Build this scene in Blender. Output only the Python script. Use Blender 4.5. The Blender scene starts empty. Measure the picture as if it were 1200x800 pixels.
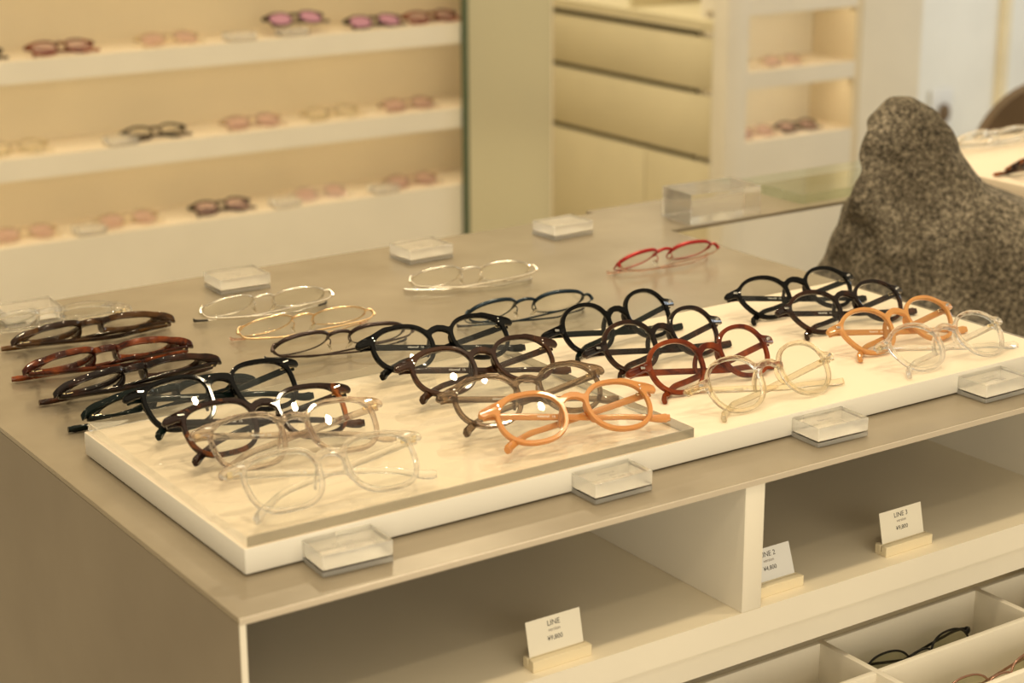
import bpy, bmesh, math, random
import numpy as np
from mathutils import Vector, Matrix
random.seed(7)
S = bpy.context.scene
COL = S.collection
H = 0.85                      # height of the counter top above the floor
PI = math.pi
R = math.radians

# ------------------------------------------------------------------ materials
def new_mat(name):
    m = bpy.data.materials.new(name); m.use_nodes = True
    nt = m.node_tree; nt.nodes.clear()
    out = nt.nodes.new('ShaderNodeOutputMaterial')
    return m, nt, out

def principled(name, col, rough=.5, metal=0., ior=1.5, trans=0., spec=.5, coat=0., sss=0.):
    m, nt, out = new_mat(name)
    p = nt.nodes.new('ShaderNodeBsdfPrincipled')
    p.inputs['Base Color'].default_value = (*col, 1)
    p.inputs['Roughness'].default_value = rough
    p.inputs['Metallic'].default_value = metal
    p.inputs['IOR'].default_value = ior
    p.inputs['Transmission Weight'].default_value = trans
    p.inputs['Specular IOR Level'].default_value = spec
    p.inputs['Coat Weight'].default_value = coat
    if sss:
        p.inputs['Subsurface Weight'].default_value = sss
        p.inputs['Subsurface Radius'].default_value = (.004, .002, .001)
    nt.links.new(p.outputs[0], out.inputs[0])
    return m, nt, p

def noise_col(m, nt, p, c1, c2, scale, lo=.4, hi=.6, detail=4, rough_to=None, dist=0., coord='Object'):
    tc = nt.nodes.new('ShaderNodeTexCoord')
    n = nt.nodes.new('ShaderNodeTexNoise'); n.inputs['Scale'].default_value = scale
    n.inputs['Detail'].default_value = detail; n.inputs['Distortion'].default_value = dist
    r = nt.nodes.new('ShaderNodeValToRGB')
    r.color_ramp.elements[0].position = lo; r.color_ramp.elements[0].color = (*c1, 1)
    r.color_ramp.elements[1].position = hi; r.color_ramp.elements[1].color = (*c2, 1)
    nt.links.new(tc.outputs[coord], n.inputs['Vector'])
    nt.links.new(n.outputs['Fac'], r.inputs[0]); nt.links.new(r.outputs[0], p.inputs['Base Color'])
    if rough_to:
        mr = nt.nodes.new('ShaderNodeMapRange')
        mr.inputs['To Min'].default_value, mr.inputs['To Max'].default_value = rough_to
        nt.links.new(n.outputs['Fac'], mr.inputs['Value']); nt.links.new(mr.outputs[0], p.inputs['Roughness'])
    return n, r

def paint(name, col, rough=.5, var=.05, spec=.16):
    m, nt, p = principled(name, col, rough, spec=spec)
    c1 = tuple(c * (1 - var) for c in col)
    noise_col(m, nt, p, c1, col, 6, .35, .65)
    return m

def clear_thin(name, tint, ior=1.5, gloss_rough=.0, coat_tint=(1, 1, 1), body=0., body_col=(1, 1, 1)):
    """a thin clear sheet: light passes straight through, the surface reflects by Fresnel"""
    m, nt, out = new_mat(name)
    t = nt.nodes.new('ShaderNodeBsdfTransparent'); t.inputs[0].default_value = (*tint, 1)
    g = nt.nodes.new('ShaderNodeBsdfGlossy'); g.inputs['Roughness'].default_value = gloss_rough
    g.inputs['Color'].default_value = (*coat_tint, 1)
    f = nt.nodes.new('ShaderNodeFresnel'); f.inputs['IOR'].default_value = ior
    mx = nt.nodes.new('ShaderNodeMixShader')
    # the same reflectance on both faces of the sheet
    ge = nt.nodes.new('ShaderNodeNewGeometry'); mr = nt.nodes.new('ShaderNodeMapRange')
    mr.inputs['To Min'].default_value = ior; mr.inputs['To Max'].default_value = 1 / ior
    nt.links.new(ge.outputs['Backfacing'], mr.inputs['Value']); nt.links.new(mr.outputs[0], f.inputs['IOR'])
    nt.links.new(f.outputs[0], mx.inputs[0])
    src = t
    if body:
        d = nt.nodes.new('ShaderNodeBsdfDiffuse'); d.inputs[0].default_value = (*body_col, 1)
        m2 = nt.nodes.new('ShaderNodeMixShader'); m2.inputs[0].default_value = body
        nt.links.new(t.outputs[0], m2.inputs[1]); nt.links.new(d.outputs[0], m2.inputs[2]); src = m2
    nt.links.new(src.outputs[0], mx.inputs[1])
    nt.links.new(g.outputs[0], mx.inputs[2]); nt.links.new(mx.outputs[0], out.inputs[0])
    return m

def clear_plastic(name, tint, straight=.45, rough=.03, ior=1.49, lit_haze=0.):
    """cast clear plastic: refraction blended with light that passes straight through"""
    m, nt, out = new_mat(name)
    p = nt.nodes.new('ShaderNodeBsdfPrincipled')
    p.inputs['Base Color'].default_value = (*tint, 1); p.inputs['Roughness'].default_value = rough
    p.inputs['IOR'].default_value = ior; p.inputs['Transmission Weight'].default_value = 1
    t = nt.nodes.new('ShaderNodeBsdfTransparent'); t.inputs[0].default_value = (*tint, 1)
    mx = nt.nodes.new('ShaderNodeMixShader'); mx.inputs[0].default_value = straight
    nt.links.new(p.outputs[0], mx.inputs[1]); nt.links.new(t.outputs[0], mx.inputs[2])
    src = mx
    if lit_haze:
        d = nt.nodes.new('ShaderNodeBsdfDiffuse'); d.inputs[0].default_value = (.95, .93, .88, 1)  # white share paints in the brightness that light gives inside acrylic
        src = nt.nodes.new('ShaderNodeMixShader'); src.inputs[0].default_value = lit_haze
        nt.links.new(mx.outputs[0], src.inputs[1]); nt.links.new(d.outputs[0], src.inputs[2])
    nt.links.new(src.outputs[0], out.inputs[0])
    return m

def tortoise(name, dark, mid, scale=38, lo=.42, hi=.66, trans=.25):
    m, nt, p = principled(name, dark, .07, trans=trans, ior=1.5, spec=.28)
    noise_col(m, nt, p, dark, mid, scale, lo, hi, 3, dist=1.2)
    return m

M = {}
M['white'] = paint('cabinet_white', (.80, .755, .66), .45)
M['cream_card'] = paint('card_cream', (.82, .78, .68), .7)
M['white_card'] = paint('card_white', (.72, .72, .72), .7)
M['wood_base'] = paint('pale_wood', (.80, .70, .50), .5, .12)
M['wall'] = paint('wall_cream', (.80, .75, .64), .7)
M['wall_cool'] = paint('wall_cool', (.80, .79, .74), .7)
M['tan'] = paint('shelf_back_tan', (.76, .66, .48), .6)
M['shelf_top'] = paint('shelf_top_lit', (.86, .75, .58), .6)  # peach tone of the lit shelf tops, put into the colour
M['tray_cream'] = paint('tray_cream', (.80, .685, .54), .5, .03)
M['tray_side'] = paint('tray_side', (.82, .79, .72), .4, .03)
M['olive'] = paint('drawer_olive', (.64, .57, .39), .5)
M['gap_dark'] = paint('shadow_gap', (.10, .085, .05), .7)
M['floor'] = paint('floor_beige', (.66, .60, .48), .5, .1)
M['ink'] = principled('ink', (.035, .03, .03), .7)[0]
M['ink_soft'] = principled('ink_soft', (.22, .18, .16), .7)[0]
M['print_white'] = principled('print_white', (.8, .78, .74), .5)[0]
M['brass'] = principled('brass', (.75, .62, .38), .25, 1.)[0]
M['steel'] = principled('steel', (.80, .78, .74), .18, 1.)[0]
M['paper'] = paint('label_paper', (.92, .85, .74), .7, .02)
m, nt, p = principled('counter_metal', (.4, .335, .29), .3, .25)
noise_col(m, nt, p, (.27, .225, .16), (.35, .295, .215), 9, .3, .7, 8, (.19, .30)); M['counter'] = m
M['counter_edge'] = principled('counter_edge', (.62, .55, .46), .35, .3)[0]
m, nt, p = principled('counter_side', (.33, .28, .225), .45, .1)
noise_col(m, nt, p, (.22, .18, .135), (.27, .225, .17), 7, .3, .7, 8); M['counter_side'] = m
M['shelf_inner'] = paint('compartment_board', (.86, .78, .62), .5)
M['mirror'] = principled('mirror_glass', (.72, .67, .47), .20, .35)[0]
M['green_edge'] = principled('glass_edge_green', (.10, .13, .08), .2)[0]
M['lens'] = clear_thin('lens_clear', (.985, .99, .98), 1.30)
M['lens_pink_refl'] = clear_thin('lens_pink_reflection', (.96, .90, .92), 1.4, .05, (1, .9, .95), .05, (.85, .52, .62))  # pink coating reflections put into the tint and body colour
M['lens_pink_refl_deep'] = clear_thin('lens_pink_refl_deep', (.80, .62, .72), 1.5, .05, (1, .6, .9), .45, (.80, .46, .62))  # stronger share of the same painted pink reflection
M['lens_green'] = clear_thin('lens_pale_green', (.88, .89, .80), 1.4)
M['acrylic'] = clear_plastic('acrylic_block_face', (.998, .998, .99), .5, 0.)
M['acrylic_side'] = clear_plastic('acrylic_block_side', (.997, .997, .99), .12, 0., lit_haze=.27)  # whitened sides: inner brightness painted into the plastic
M['acrylic_big'] = clear_plastic('acrylic_block_thick', (.997, .997, .99), .06, 0., lit_haze=.06)
M['sheet_top'] = clear_thin('acrylic_sheet_face', (.996, .996, .985), 1.27)
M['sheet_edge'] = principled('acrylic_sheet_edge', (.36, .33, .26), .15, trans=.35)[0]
M['sheet_edge_lit'] = clear_plastic('acrylic_sheet_edge_lit', (.9, .92, .92), .3, .1)  # paler edge faces, their bright reflections put into the colour
M['sheet_green'] = clear_thin('acrylic_sheet_green', (.90, .94, .89), 1.5)
M['pad_clear'] = clear_plastic('nose_pad_clear', (.95, .93, .88), .5, .05)
M['black'] = principled('acetate_black', (.004, .004, .004), .05, spec=.16)[0]
M['black_green'] = principled('acetate_black_green', (.003, .007, .006), .05, spec=.16)[0]
M['brown'] = tortoise('acetate_dark_brown', (.035, .014, .008), (.085, .034, .014), 30)
M['taupe'] = clear_plastic('acetate_taupe', (.42, .33, .25), .25, .06)
M['rose_grey'] = clear_plastic('acetate_rose_grey', (.87, .80, .74), .4, .04)
M['clear_acetate'] = clear_plastic('acetate_clear', (.998, .997, .99), .40, .01)
M['champagne'] = clear_plastic('acetate_champagne', (.985, .945, .84), .35, .02)
m, nt, p = principled('acetate_orange', (.70, .32, .10), .14, trans=.25, sss=.35, coat=.3); M['orange'] = m
m, nt, p = principled('acetate_amber', (.72, .36, .12), .14, trans=.3, sss=.3, coat=.3); M['amber'] = m
M['tort_amber'] = tortoise('acetate_tortoise_amber', (.022, .008, .005), (.42, .12, .02), 26, .56, .74)
M['tort_dark'] = tortoise('acetate_tortoise_dark', (.012, .006, .005), (.09, .03, .012), 34, .45, .75)
M['tort_red'] = tortoise('acetate_tortoise_red', (.10, .013, .005), (.38, .075, .015), 34, .36, .7)
M['tort_brown'] = tortoise('acetate_tortoise_brown', (.030, .012, .004), (.16, .072, .018), 30, .40, .70)
M['tort_red_dark'] = tortoise('acetate_tortoise_red_dark', (.05, .009, .004), (.33, .07, .012), 40, .42, .68)
M['silver'] = principled('wire_silver', (.80, .76, .68), .2, 1.)[0]
M['gold'] = principled('wire_gold', (.83, .62, .38), .2, 1.)[0]
M['wire_brown'] = principled('wire_brown', (.055, .035, .03), .25, .6)[0]
M['wire_navy'] = principled('wire_navy', (.012, .028, .045), .22, .5)[0]
M['wire_red'] = principled('wire_red', (.42, .018, .018), .25, .4)[0]
M['wire_black'] = principled('wire_black', (.01, .01, .01), .25, .4)[0]
M['wire_rose'] = principled('wire_rose', (.45, .26, .20), .25, .8)[0]
M['tip_dark'] = principled('tip_dark', (.03, .024, .02), .2)[0]
M['tip_pink'] = clear_plastic('tip_pink', (.95, .72, .64), .3, .05)
M['chair_brown'] = paint('chair_brown', (.16, .11, .07), .6, .3)

# stone
m, nt, p = principled('granite', (.1, .09, .07), .85, spec=.25)
tc = nt.nodes.new('ShaderNodeTexCoord')
n1 = nt.nodes.new('ShaderNodeTexNoise'); n1.inputs['Scale'].default_value = 190; n1.inputs['Detail'].default_value = 7
n1.inputs['Roughness'].default_value = .68
n2 = nt.nodes.new('ShaderNodeTexNoise'); n2.inputs['Scale'].default_value = 13; n2.inputs['Detail'].default_value = 5
for n in (n1, n2): nt.links.new(tc.outputs['Object'], n.inputs['Vector'])
r1 = nt.nodes.new('ShaderNodeValToRGB'); e = r1.color_ramp.elements
e[0].position = .36; e[0].color = (.038, .032, .025, 1); e[1].position = .70; e[1].color = (.40, .345, .265, 1)
k = e.new(.52); k.color = (.165, .14, .105, 1)
r2 = nt.nodes.new('ShaderNodeValToRGB')
r2.color_ramp.elements[0].position = .38; r2.color_ramp.elements[0].color = (.62, .60, .56, 1)
r2.color_ramp.elements[1].position = .68; r2.color_ramp.elements[1].color = (1.15, 1.15, 1.15, 1)
mu = nt.nodes.new('ShaderNodeMix'); mu.data_type = 'RGBA'; mu.blend_type = 'MULTIPLY'; mu.inputs[0].default_value = 1
nt.links.new(n1.outputs['Fac'], r1.inputs[0]); nt.links.new(n2.outputs['Fac'], r2.inputs[0])
nt.links.new(r1.outputs[0], mu.inputs[6]); nt.links.new(r2.outputs[0], mu.inputs[7])
nt.links.new(mu.outputs[2], p.inputs['Base Color'])
bp = nt.nodes.new('ShaderNodeBump'); bp.inputs['Strength'].default_value = .7; bp.inputs['Distance'].default_value = .003
nt.links.new(n1.outputs['Fac'], bp.inputs['Height']); nt.links.new(bp.outputs[0], p.inputs['Normal'])
M['stone'] = m

# ------------------------------------------------------------------ mesh helpers
def link(o, parent=None):
    COL.objects.link(o)
    if parent is not None: o.parent = parent
    return o

def from_bm(name, bm, mat, parent=None, smooth=40):
    me = bpy.data.meshes.new(name)
    bmesh.ops.recalc_face_normals(bm, faces=bm.faces[:])
    bm.to_mesh(me); bm.free()
    return finish(name, me, mat, parent, smooth)

def finish(name, me, mat, parent=None, smooth=40):
    for mm in (mat if isinstance(mat, (list, tuple)) else [mat]): me.materials.append(mm)
    if smooth:
        me.polygons.foreach_set('use_smooth', [True] * len(me.polygons))
        me.set_sharp_from_angle(angle=R(smooth))
    return link(bpy.data.objects.new(name, me), parent)

def box(bm, x0, x1, y0, y1, z0, z1, bev=0., seg=2):
    vs = [bm.verts.new((x, y, z)) for x in (x0, x1) for y in (y0, y1) for z in (z0, z1)]
    q = [(0, 1, 3, 2), (4, 6, 7, 5), (0, 4, 5, 1), (2, 3, 7, 6), (0, 2, 6, 4), (1, 5, 7, 3)]
    fs = [bm.faces.new([vs[i] for i in f]) for f in q]
    if bev:
        es = list({e for f in fs for e in f.edges})
        bmesh.ops.bevel(bm, geom=es, offset=bev, segments=seg, profile=.5, affect='EDGES')

def box_obj(name, x0, x1, y0, y1, z0, z1, mat, parent=None, bev=0., seg=2):
    bm = bmesh.new(); box(bm, x0, x1, y0, y1, z0, z1, bev, seg)
    return from_bm(name, bm, mat, parent)

def prism(bm, pts, z0, z1):
    """vertical prism over a 2D outline"""
    lo = [bm.verts.new((x, y, z0)) for x, y in pts]; hi = [bm.verts.new((x, y, z1)) for x, y in pts]
    n = len(pts)
    bm.faces.new(lo[::-1]); bm.faces.new(hi)
    for i in range(n): bm.faces.new((lo[i], lo[(i + 1) % n], hi[(i + 1) % n], hi[i]))

def catmull(P, n):
    P = [Vector(p) for p in P]; out = []
    Q = [P[0] * 2 - P[1]] + P + [P[-1] * 2 - P[-2]]
    for i in range(1, len(Q) - 2):
        a, b, c, d = Q[i - 1:i + 3]
        for k in range(n):
            t = k / n
            out.append(.5 * ((2 * b) + (c - a) * t + (2 * a - 5 * b + 4 * c - d) * t * t + (3 * b - a - 3 * c + d) * t ** 3))
    out.append(P[-1].copy()); return out

def sweep(bm, path, half, up, closed=False, seg=8, power=2.):
    """sweep a rounded section along a path; half(t) -> (half size along side axis, half size along up axis)"""
    n = len(path); rings = []; up = Vector(up)
    for i, p in enumerate(path):
        a = path[i - 1] if (i > 0 or closed) else path[0]
        b = path[(i + 1) % n] if (i < n - 1 or closed) else path[-1]
        t = (b - a).normalized()
        s = t.cross(up)
        s = s.normalized() if s.length > 1e-6 else Vector((1, 0, 0))
        u = s.cross(t).normalized()
        hs, hu = half(i / max(1, n - 1))
        ring = []
        for k in range(seg):
            an = 2 * PI * (k + .5) / seg
            c, d = math.cos(an), math.sin(an)
            c = math.copysign(abs(c) ** (2 / power), c); d = math.copysign(abs(d) ** (2 / power), d)
            ring.append(bm.verts.new(p + s * (c * hs) + u * (d * hu)))
        rings.append(ring)
    m = n if closed else n - 1
    for i in range(m):
        A, B = rings[i], rings[(i + 1) % n]
        for k in range(seg):
            bm.faces.new((A[k], A[(k + 1) % seg], B[(k + 1) % seg], B[k]))
    if not closed:
        bm.faces.new(rings[0]); bm.faces.new(rings[-1][::-1])

def tag(o, label=None, cat=None, group=None, kind=None):
    if label: o['label'] = label
    if cat: o['category'] = cat
    if group: o['group'] = group
    if kind: o['kind'] = kind
    return o

def thing(name, label, cat, loc=(0, 0, 0), rot=(0, 0, 0), group=None):
    o = bpy.data.objects.new(name, None); COL.objects.link(o)
    o.empty_display_size = .02
    o.location = (loc[0], loc[1], loc[2] + H); o.rotation_euler = rot
    return tag(o, label, cat, group)

def copy_tree(src, loc, rot, label, group=None, mats=None):
    r = src.copy(); COL.objects.link(r); r.location = loc; r.rotation_euler = rot; r['label'] = label
    if group: r['group'] = group
    for ch in list(src.children):
        c = ch.copy(); COL.objects.link(c); c.parent = r
        if mats and c.name.split('.')[0] in mats:
            c.data = c.data.copy(); c.data.materials.clear(); c.data.materials.append(mats[c.name.split('.')[0]])
        for g in list(ch.children):
            d = g.copy(); COL.objects.link(d); d.parent = c
    return r

def struct(o, cat=None):
    o['kind'] = 'structure'; return o

def text_obj(name, body, size, mat, parent, mtx, depth=.00006):
    cu = bpy.data.curves.new(name, 'FONT'); cu.body = body; cu.size = size; cu.align_x = 'CENTER'; cu.align_y = 'CENTER'
    cu.extrude = depth; cu.resolution_u = 3; cu.space_line = 1.15
    t = bpy.data.objects.new('tmp', cu); COL.objects.link(t)
    dg = bpy.context.evaluated_depsgraph_get(); dg.update()
    me = bpy.data.meshes.new_from_object(t.evaluated_get(dg)); bpy.data.objects.remove(t); bpy.data.curves.remove(cu)
    me.transform(mtx); me.materials.clear()
    return finish(name, me, mat, parent, 0)

# ------------------------------------------------------------------ spectacle shapes (millimetres, seen from the front)
def smooth_poly(pts, it=3):
    P = np.array(pts, float)
    for _ in range(it):
        Q = np.roll(P, -1, 0)
        P = np.stack([.75 * P + .25 * Q, .25 * P + .75 * Q], 1).reshape(-1, 2)
    return P

def superell(w, h, n, low=0., N=72):
    a = np.linspace(0, 2 * PI, N, endpoint=False); c, s = np.cos(a), np.sin(a)
    x = w * np.sign(c) * np.abs(c) ** (2 / n); y = h * np.sign(s) * np.abs(s) ** (2 / n)
    x = x * (1 + low * y / h)
    return np.stack([x, y], 1)

# hole outline of the lens on the +x side (x outward), lens centre distance, rim width, end piece line, bridge line, half widths
STYLE = {
    'A': dict(hole=superell(24.2, 19.4, 2.9, .08), c=36.6, rim=3.6, end=[(14, 16.5), (26, 16.6), (36, 15.6)], ew=(4.4, 3.1),
              bridge=[(-12, 9), (-5, 13.4), (0, 14.4), (5, 13.4), (12, 9)], bw=2.7, rivet='bar'),
    'B': dict(hole=superell(24.2, 19.2, 2.3, .05), c=35.9, rim=3.6, end=[(10, 16.2), (23, 13.2), (34.5, 12.0)], ew=(6.2, 3.5),
              bridge=[(-12, 8.5), (-5, 12.6), (0, 13.6), (5, 12.6), (12, 8.5)], bw=2.6, rivet='dots'),
    'C': dict(hole=smooth_poly([(-10, 20.2), (10, 20.2), (21.5, 12.5), (24.4, 0), (20.5, -12.5), (9.2, -20.0), (-9.2, -20.0), (-20.5, -12.5), (-24.4, 0), (-22, 12.5)], 3),
              c=36.8, rim=3.6, end=[(22, 6.6), (31, 6.0), (40, 5.6)], ew=(4.0, 3.2),
              bridge=[(-12, 6), (-5, 10.6), (0, 11.4), (5, 10.6), (12, 6)], bw=2.6, rivet='lozenge'),
    'D': dict(hole=smooth_poly([(-9, 19.8), (10, 19.8), (23, 12), (25, 2), (17.5, -13.5), (7.5, -19.6), (-7.5, -19.6), (-18.5, -13.5), (-24, 0), (-22, 12)], 2),
              c=36.7, rim=3.5, end=[(19, 11), (28, 10.0), (35, 9.8)], ew=(4.4, 3.1),
              bridge=[(-12, 8.5), (-5, 12.6), (0, 13.6), (5, 12.6), (12, 8.5)], bw=2.6, rivet='lozenge'),
    'W': dict(hole=superell(23.2, 18.6, 2.5, .05), c=35.4, rim=4.0, thick=2.0, end=[(14, 13.5), (26, 12.2), (37, 11.6)], ew=(5.4, 4.4),
              bridge=[(-12, 8), (-5, 12.4), (0, 13.2), (5, 12.4), (12, 8)], bw=2.7, rivet=None),
}
def seg_dist(P, A, B):
    d = B - A; t = np.clip(((P - A) @ d) / (d @ d), 0, 1)
    return np.linalg.norm(P - A - t[:, None] * d, axis=1), t
def poly_sdf(P, V):
    D = np.full(len(P), 1e9); inside = np.zeros(len(P), bool)
    for i in range(len(V)):
        A, B = V[i], V[(i + 1) % len(V)]
        D = np.minimum(D, seg_dist(P, A, B)[0])
        cond = (A[1] > P[:, 1]) != (B[1] > P[:, 1])
        xx = (B[0] - A[0]) * (P[:, 1] - A[1]) / (B[1] - A[1] + 1e-12) + A[0]
        inside ^= cond & (P[:, 0] < xx)
    return np.where(inside, -D, D)
def line_sdf(P, L, w0, w1):
    D = np.full(len(P), 1e9); n = len(L) - 1
    for i in range(n):
        d, t = seg_dist(P, np.array(L[i], float), np.array(L[i + 1], float))
        D = np.minimum(D, d - (w0 + (w1 - w0) * (i + t) / n))
    return D
def smin(a, b, k):
    h = np.clip(.5 + .5 * (b - a) / k, 0, 1); return b + (a - b) * h - k * h * (1 - h)

def contour(F, xs, ys):
    """largest zero contour of a grid function, as one closed outline"""
    nx, ny = len(xs), len(ys); segs = {}
    neg = F < 0
    mixed = ~((neg[:-1, :-1] == neg[1:, :-1]) & (neg[:-1, :-1] == neg[:-1, 1:]) & (neg[:-1, :-1] == neg[1:, 1:]))
    pts = {}
    def ept(a, b):
        key = (a, b) if a < b else (b, a)
        if key not in pts:
            fa, fb = F[key[0]], F[key[1]]; t = fa / (fa - fb)
            pts[key] = (xs[key[0][0]] * (1 - t) + xs[key[1][0]] * t, ys[key[0][1]] * (1 - t) + ys[key[1][1]] * t)
        return key
    adj = {}
    for i, j in np.argwhere(mixed):
        i, j = int(i), int(j)
        c = [(i, j), (i + 1, j), (i + 1, j + 1), (i, j + 1)]
        ks = [ept(c[k], c[(k + 1) % 4]) for k in range(4) if neg[c[k]] != neg[c[(k + 1) % 4]]]
        for a, b in ([(ks[0], ks[1])] if len(ks) == 2 else [(ks[0], ks[1]), (ks[2], ks[3])]):
            adj.setdefault(a, []).append(b); adj.setdefault(b, []).append(a)
    best = []; seen = set()
    for s in adj:
        if s in seen: continue
        loop = [s]; seen.add(s); cur = s
        while True:
            nx_ = [q for q in adj[cur] if q not in seen]
            if not nx_: break
            cur = nx_[0]; seen.add(cur); loop.append(cur)
        if len(loop) > len(best): best = loop
    P = np.array([pts[k] for k in best])
    P = (np.roll(P, 1, 0) + 2 * P + np.roll(P, -1, 0)) / 4
    keep = [P[0]]
    for p in P[1:]:
        if np.hypot(*(p - keep[-1])) > .55: keep.append(p)
    return np.array(keep)

def wrap(x):
    ax = abs(x); return .0009 * x * x + (.02 * max(0, ax - 62) ** 2)

def front_mesh(st):
    xs = np.arange(-82, 82.01, .6); ys = np.arange(-26, 26.01, .6)
    X, Y = np.meshgrid(xs, ys, indexing='ij'); P = np.stack([X.ravel(), Y.ravel()], 1)
    hr = st['hole'] + np.array([st['c'], 0]); hl = hr * np.array([-1, 1])
    Pm = P * np.array([-1, 1])
    ring = np.minimum(poly_sdf(P, hr), poly_sdf(Pm, hr)) - st['rim']
    E = [(x + st['c'], y) for x, y in st['end']]
    end = np.minimum(line_sdf(P, E, *st['ew']), line_sdf(Pm, E, *st['ew']))
    br = line_sdf(P, st['bridge'], st['bw'], st['bw'])
    F = smin(smin(ring, end, 2.2), br, 2.5).reshape(len(xs), len(ys))
    out = contour(F, xs, ys)
    cu = bpy.data.curves.new('front', 'CURVE'); cu.dimensions = '2D'; cu.fill_mode = 'BOTH'
    cu.extrude = st.get('thick', 1.25); cu.bevel_depth = .75; cu.bevel_resolution = 1; cu.offset = -.75
    for poly in (out, hr, hl):
        sp = cu.splines.new('POLY'); sp.points.add(len(poly) - 1); sp.use_cyclic_u = True
        for i, (x, y) in enumerate(poly): sp.points[i].co = (x, y, 0, 1)
    t = bpy.data.objects.new('tmp', cu); COL.objects.link(t)
    dg = bpy.context.evaluated_depsgraph_get(); dg.update()
    me = bpy.data.meshes.new_from_object(t.evaluated_get(dg)); bpy.data.objects.remove(t); bpy.data.curves.remove(cu)
    low = min(v.co.y for v in me.vertices)
    for v in me.vertices:
        x, y, z = v.co; v.co = Vector((x, -z + wrap(x), y - low)) * .001
    me.materials.clear()
    return me, -low

def lens_bm(hole, c, side, low, t=1.5, grow=1.015, dome=.0022):
    bm = bmesh.new(); V = hole * grow * np.array([side, 1]); n = len(V); rings = []
    for sgn in (-1, 1):
        rr = []
        for f in (1., .75, .5, .25):
            ring = []
            for x, y in V * f:
                X = x + side * c; d = wrap(X) - dome * (600 - x * x - y * y) * .5 + sgn * t / 2
                ring.append(bm.verts.new((X * .001, d * .001, (y + low) * .001)))
            rr.append(ring)
        ctr = bm.verts.new((side * c * .001, (wrap(c) - dome * 300 + sgn * t / 2) * .001, low * .001))
        for a, b in zip(rr, rr[1:]):
            for k in range(n): bm.faces.new((a[k], a[(k + 1) % n], b[(k + 1) % n], b[k]))
        for k in range(n): bm.faces.new((rr[-1][k], rr[-1][(k + 1) % n], ctr))
        rings.append(rr[0])
    for k in range(n): bm.faces.new((rings[0][k], rings[1][k], rings[1][(k + 1) % n], rings[0][(k + 1) % n]))
    return bm

def temple_path(side, X0, hb, d0, th, deep, reach, wire=False):
    """folded temple from the hinge at x = side*X0 across to the other side; the tip comes down to the table"""
    s = -side; ct, sn = math.cos(th), math.sin(th)
    def b_floor(d, r): return (r + d * ct) / sn
    d1 = 13.0 if deep else 9.5
    if wire: d1 += 6.0
    lift = 1.2 if wire else 2.3
    X = lambda f: -s * X0 + s * f
    bm_ = max(hb - 15., b_floor(d1, 3.4 - lift) + .6)
    pts = [(X(0), d0, hb), (X(9), d0 + (d1 - d0) * .7, hb - .8), (X(48), d1, .5 * hb + .5 * bm_), (X(92), d1 + .3, bm_)]
    y0, z0 = d1 * sn + bm_ * ct, bm_ * sn - d1 * ct + lift                  # table distance behind the lens bottoms, height
    if reach < 0:      # turned in to the front line
        hook = ((.35, 38), (.62, 50), (.82, 60), (1., -reach)); ye, ze = -5.0, 3.0
    else:
        hook = ((.25, 40), (.55, 56), (.8, 66), (1., reach)); ye, ze = 9.5, 3.0
    for i, (t, u) in enumerate(hook):
        y = y0 + (ye - y0) * (t ** 1.8 if reach < 0 else t); z = z0 + (ze - z0) * min(1, t * 1.25) - lift
        pts.append((s * u, y * sn - z * ct, y * ct + z * sn))
    return [Vector(p) * .001 for p in pts]

def rot_box(bm, c, sx, sy, sz, ang):
    """small bevelled block turned in the plane of the front"""
    b2 = bmesh.new(); box(b2, -sx, sx, -sy, sy, -sz, sz, min(sx, sy, sz) * .5, 1)
    me = bpy.data.meshes.new('t'); b2.to_mesh(me); b2.free()
    me.transform(Matrix.Translation(c) @ Matrix.Rotation(ang, 4, 'Y'))
    bm.from_mesh(me); bpy.data.meshes.remove(me)

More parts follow.
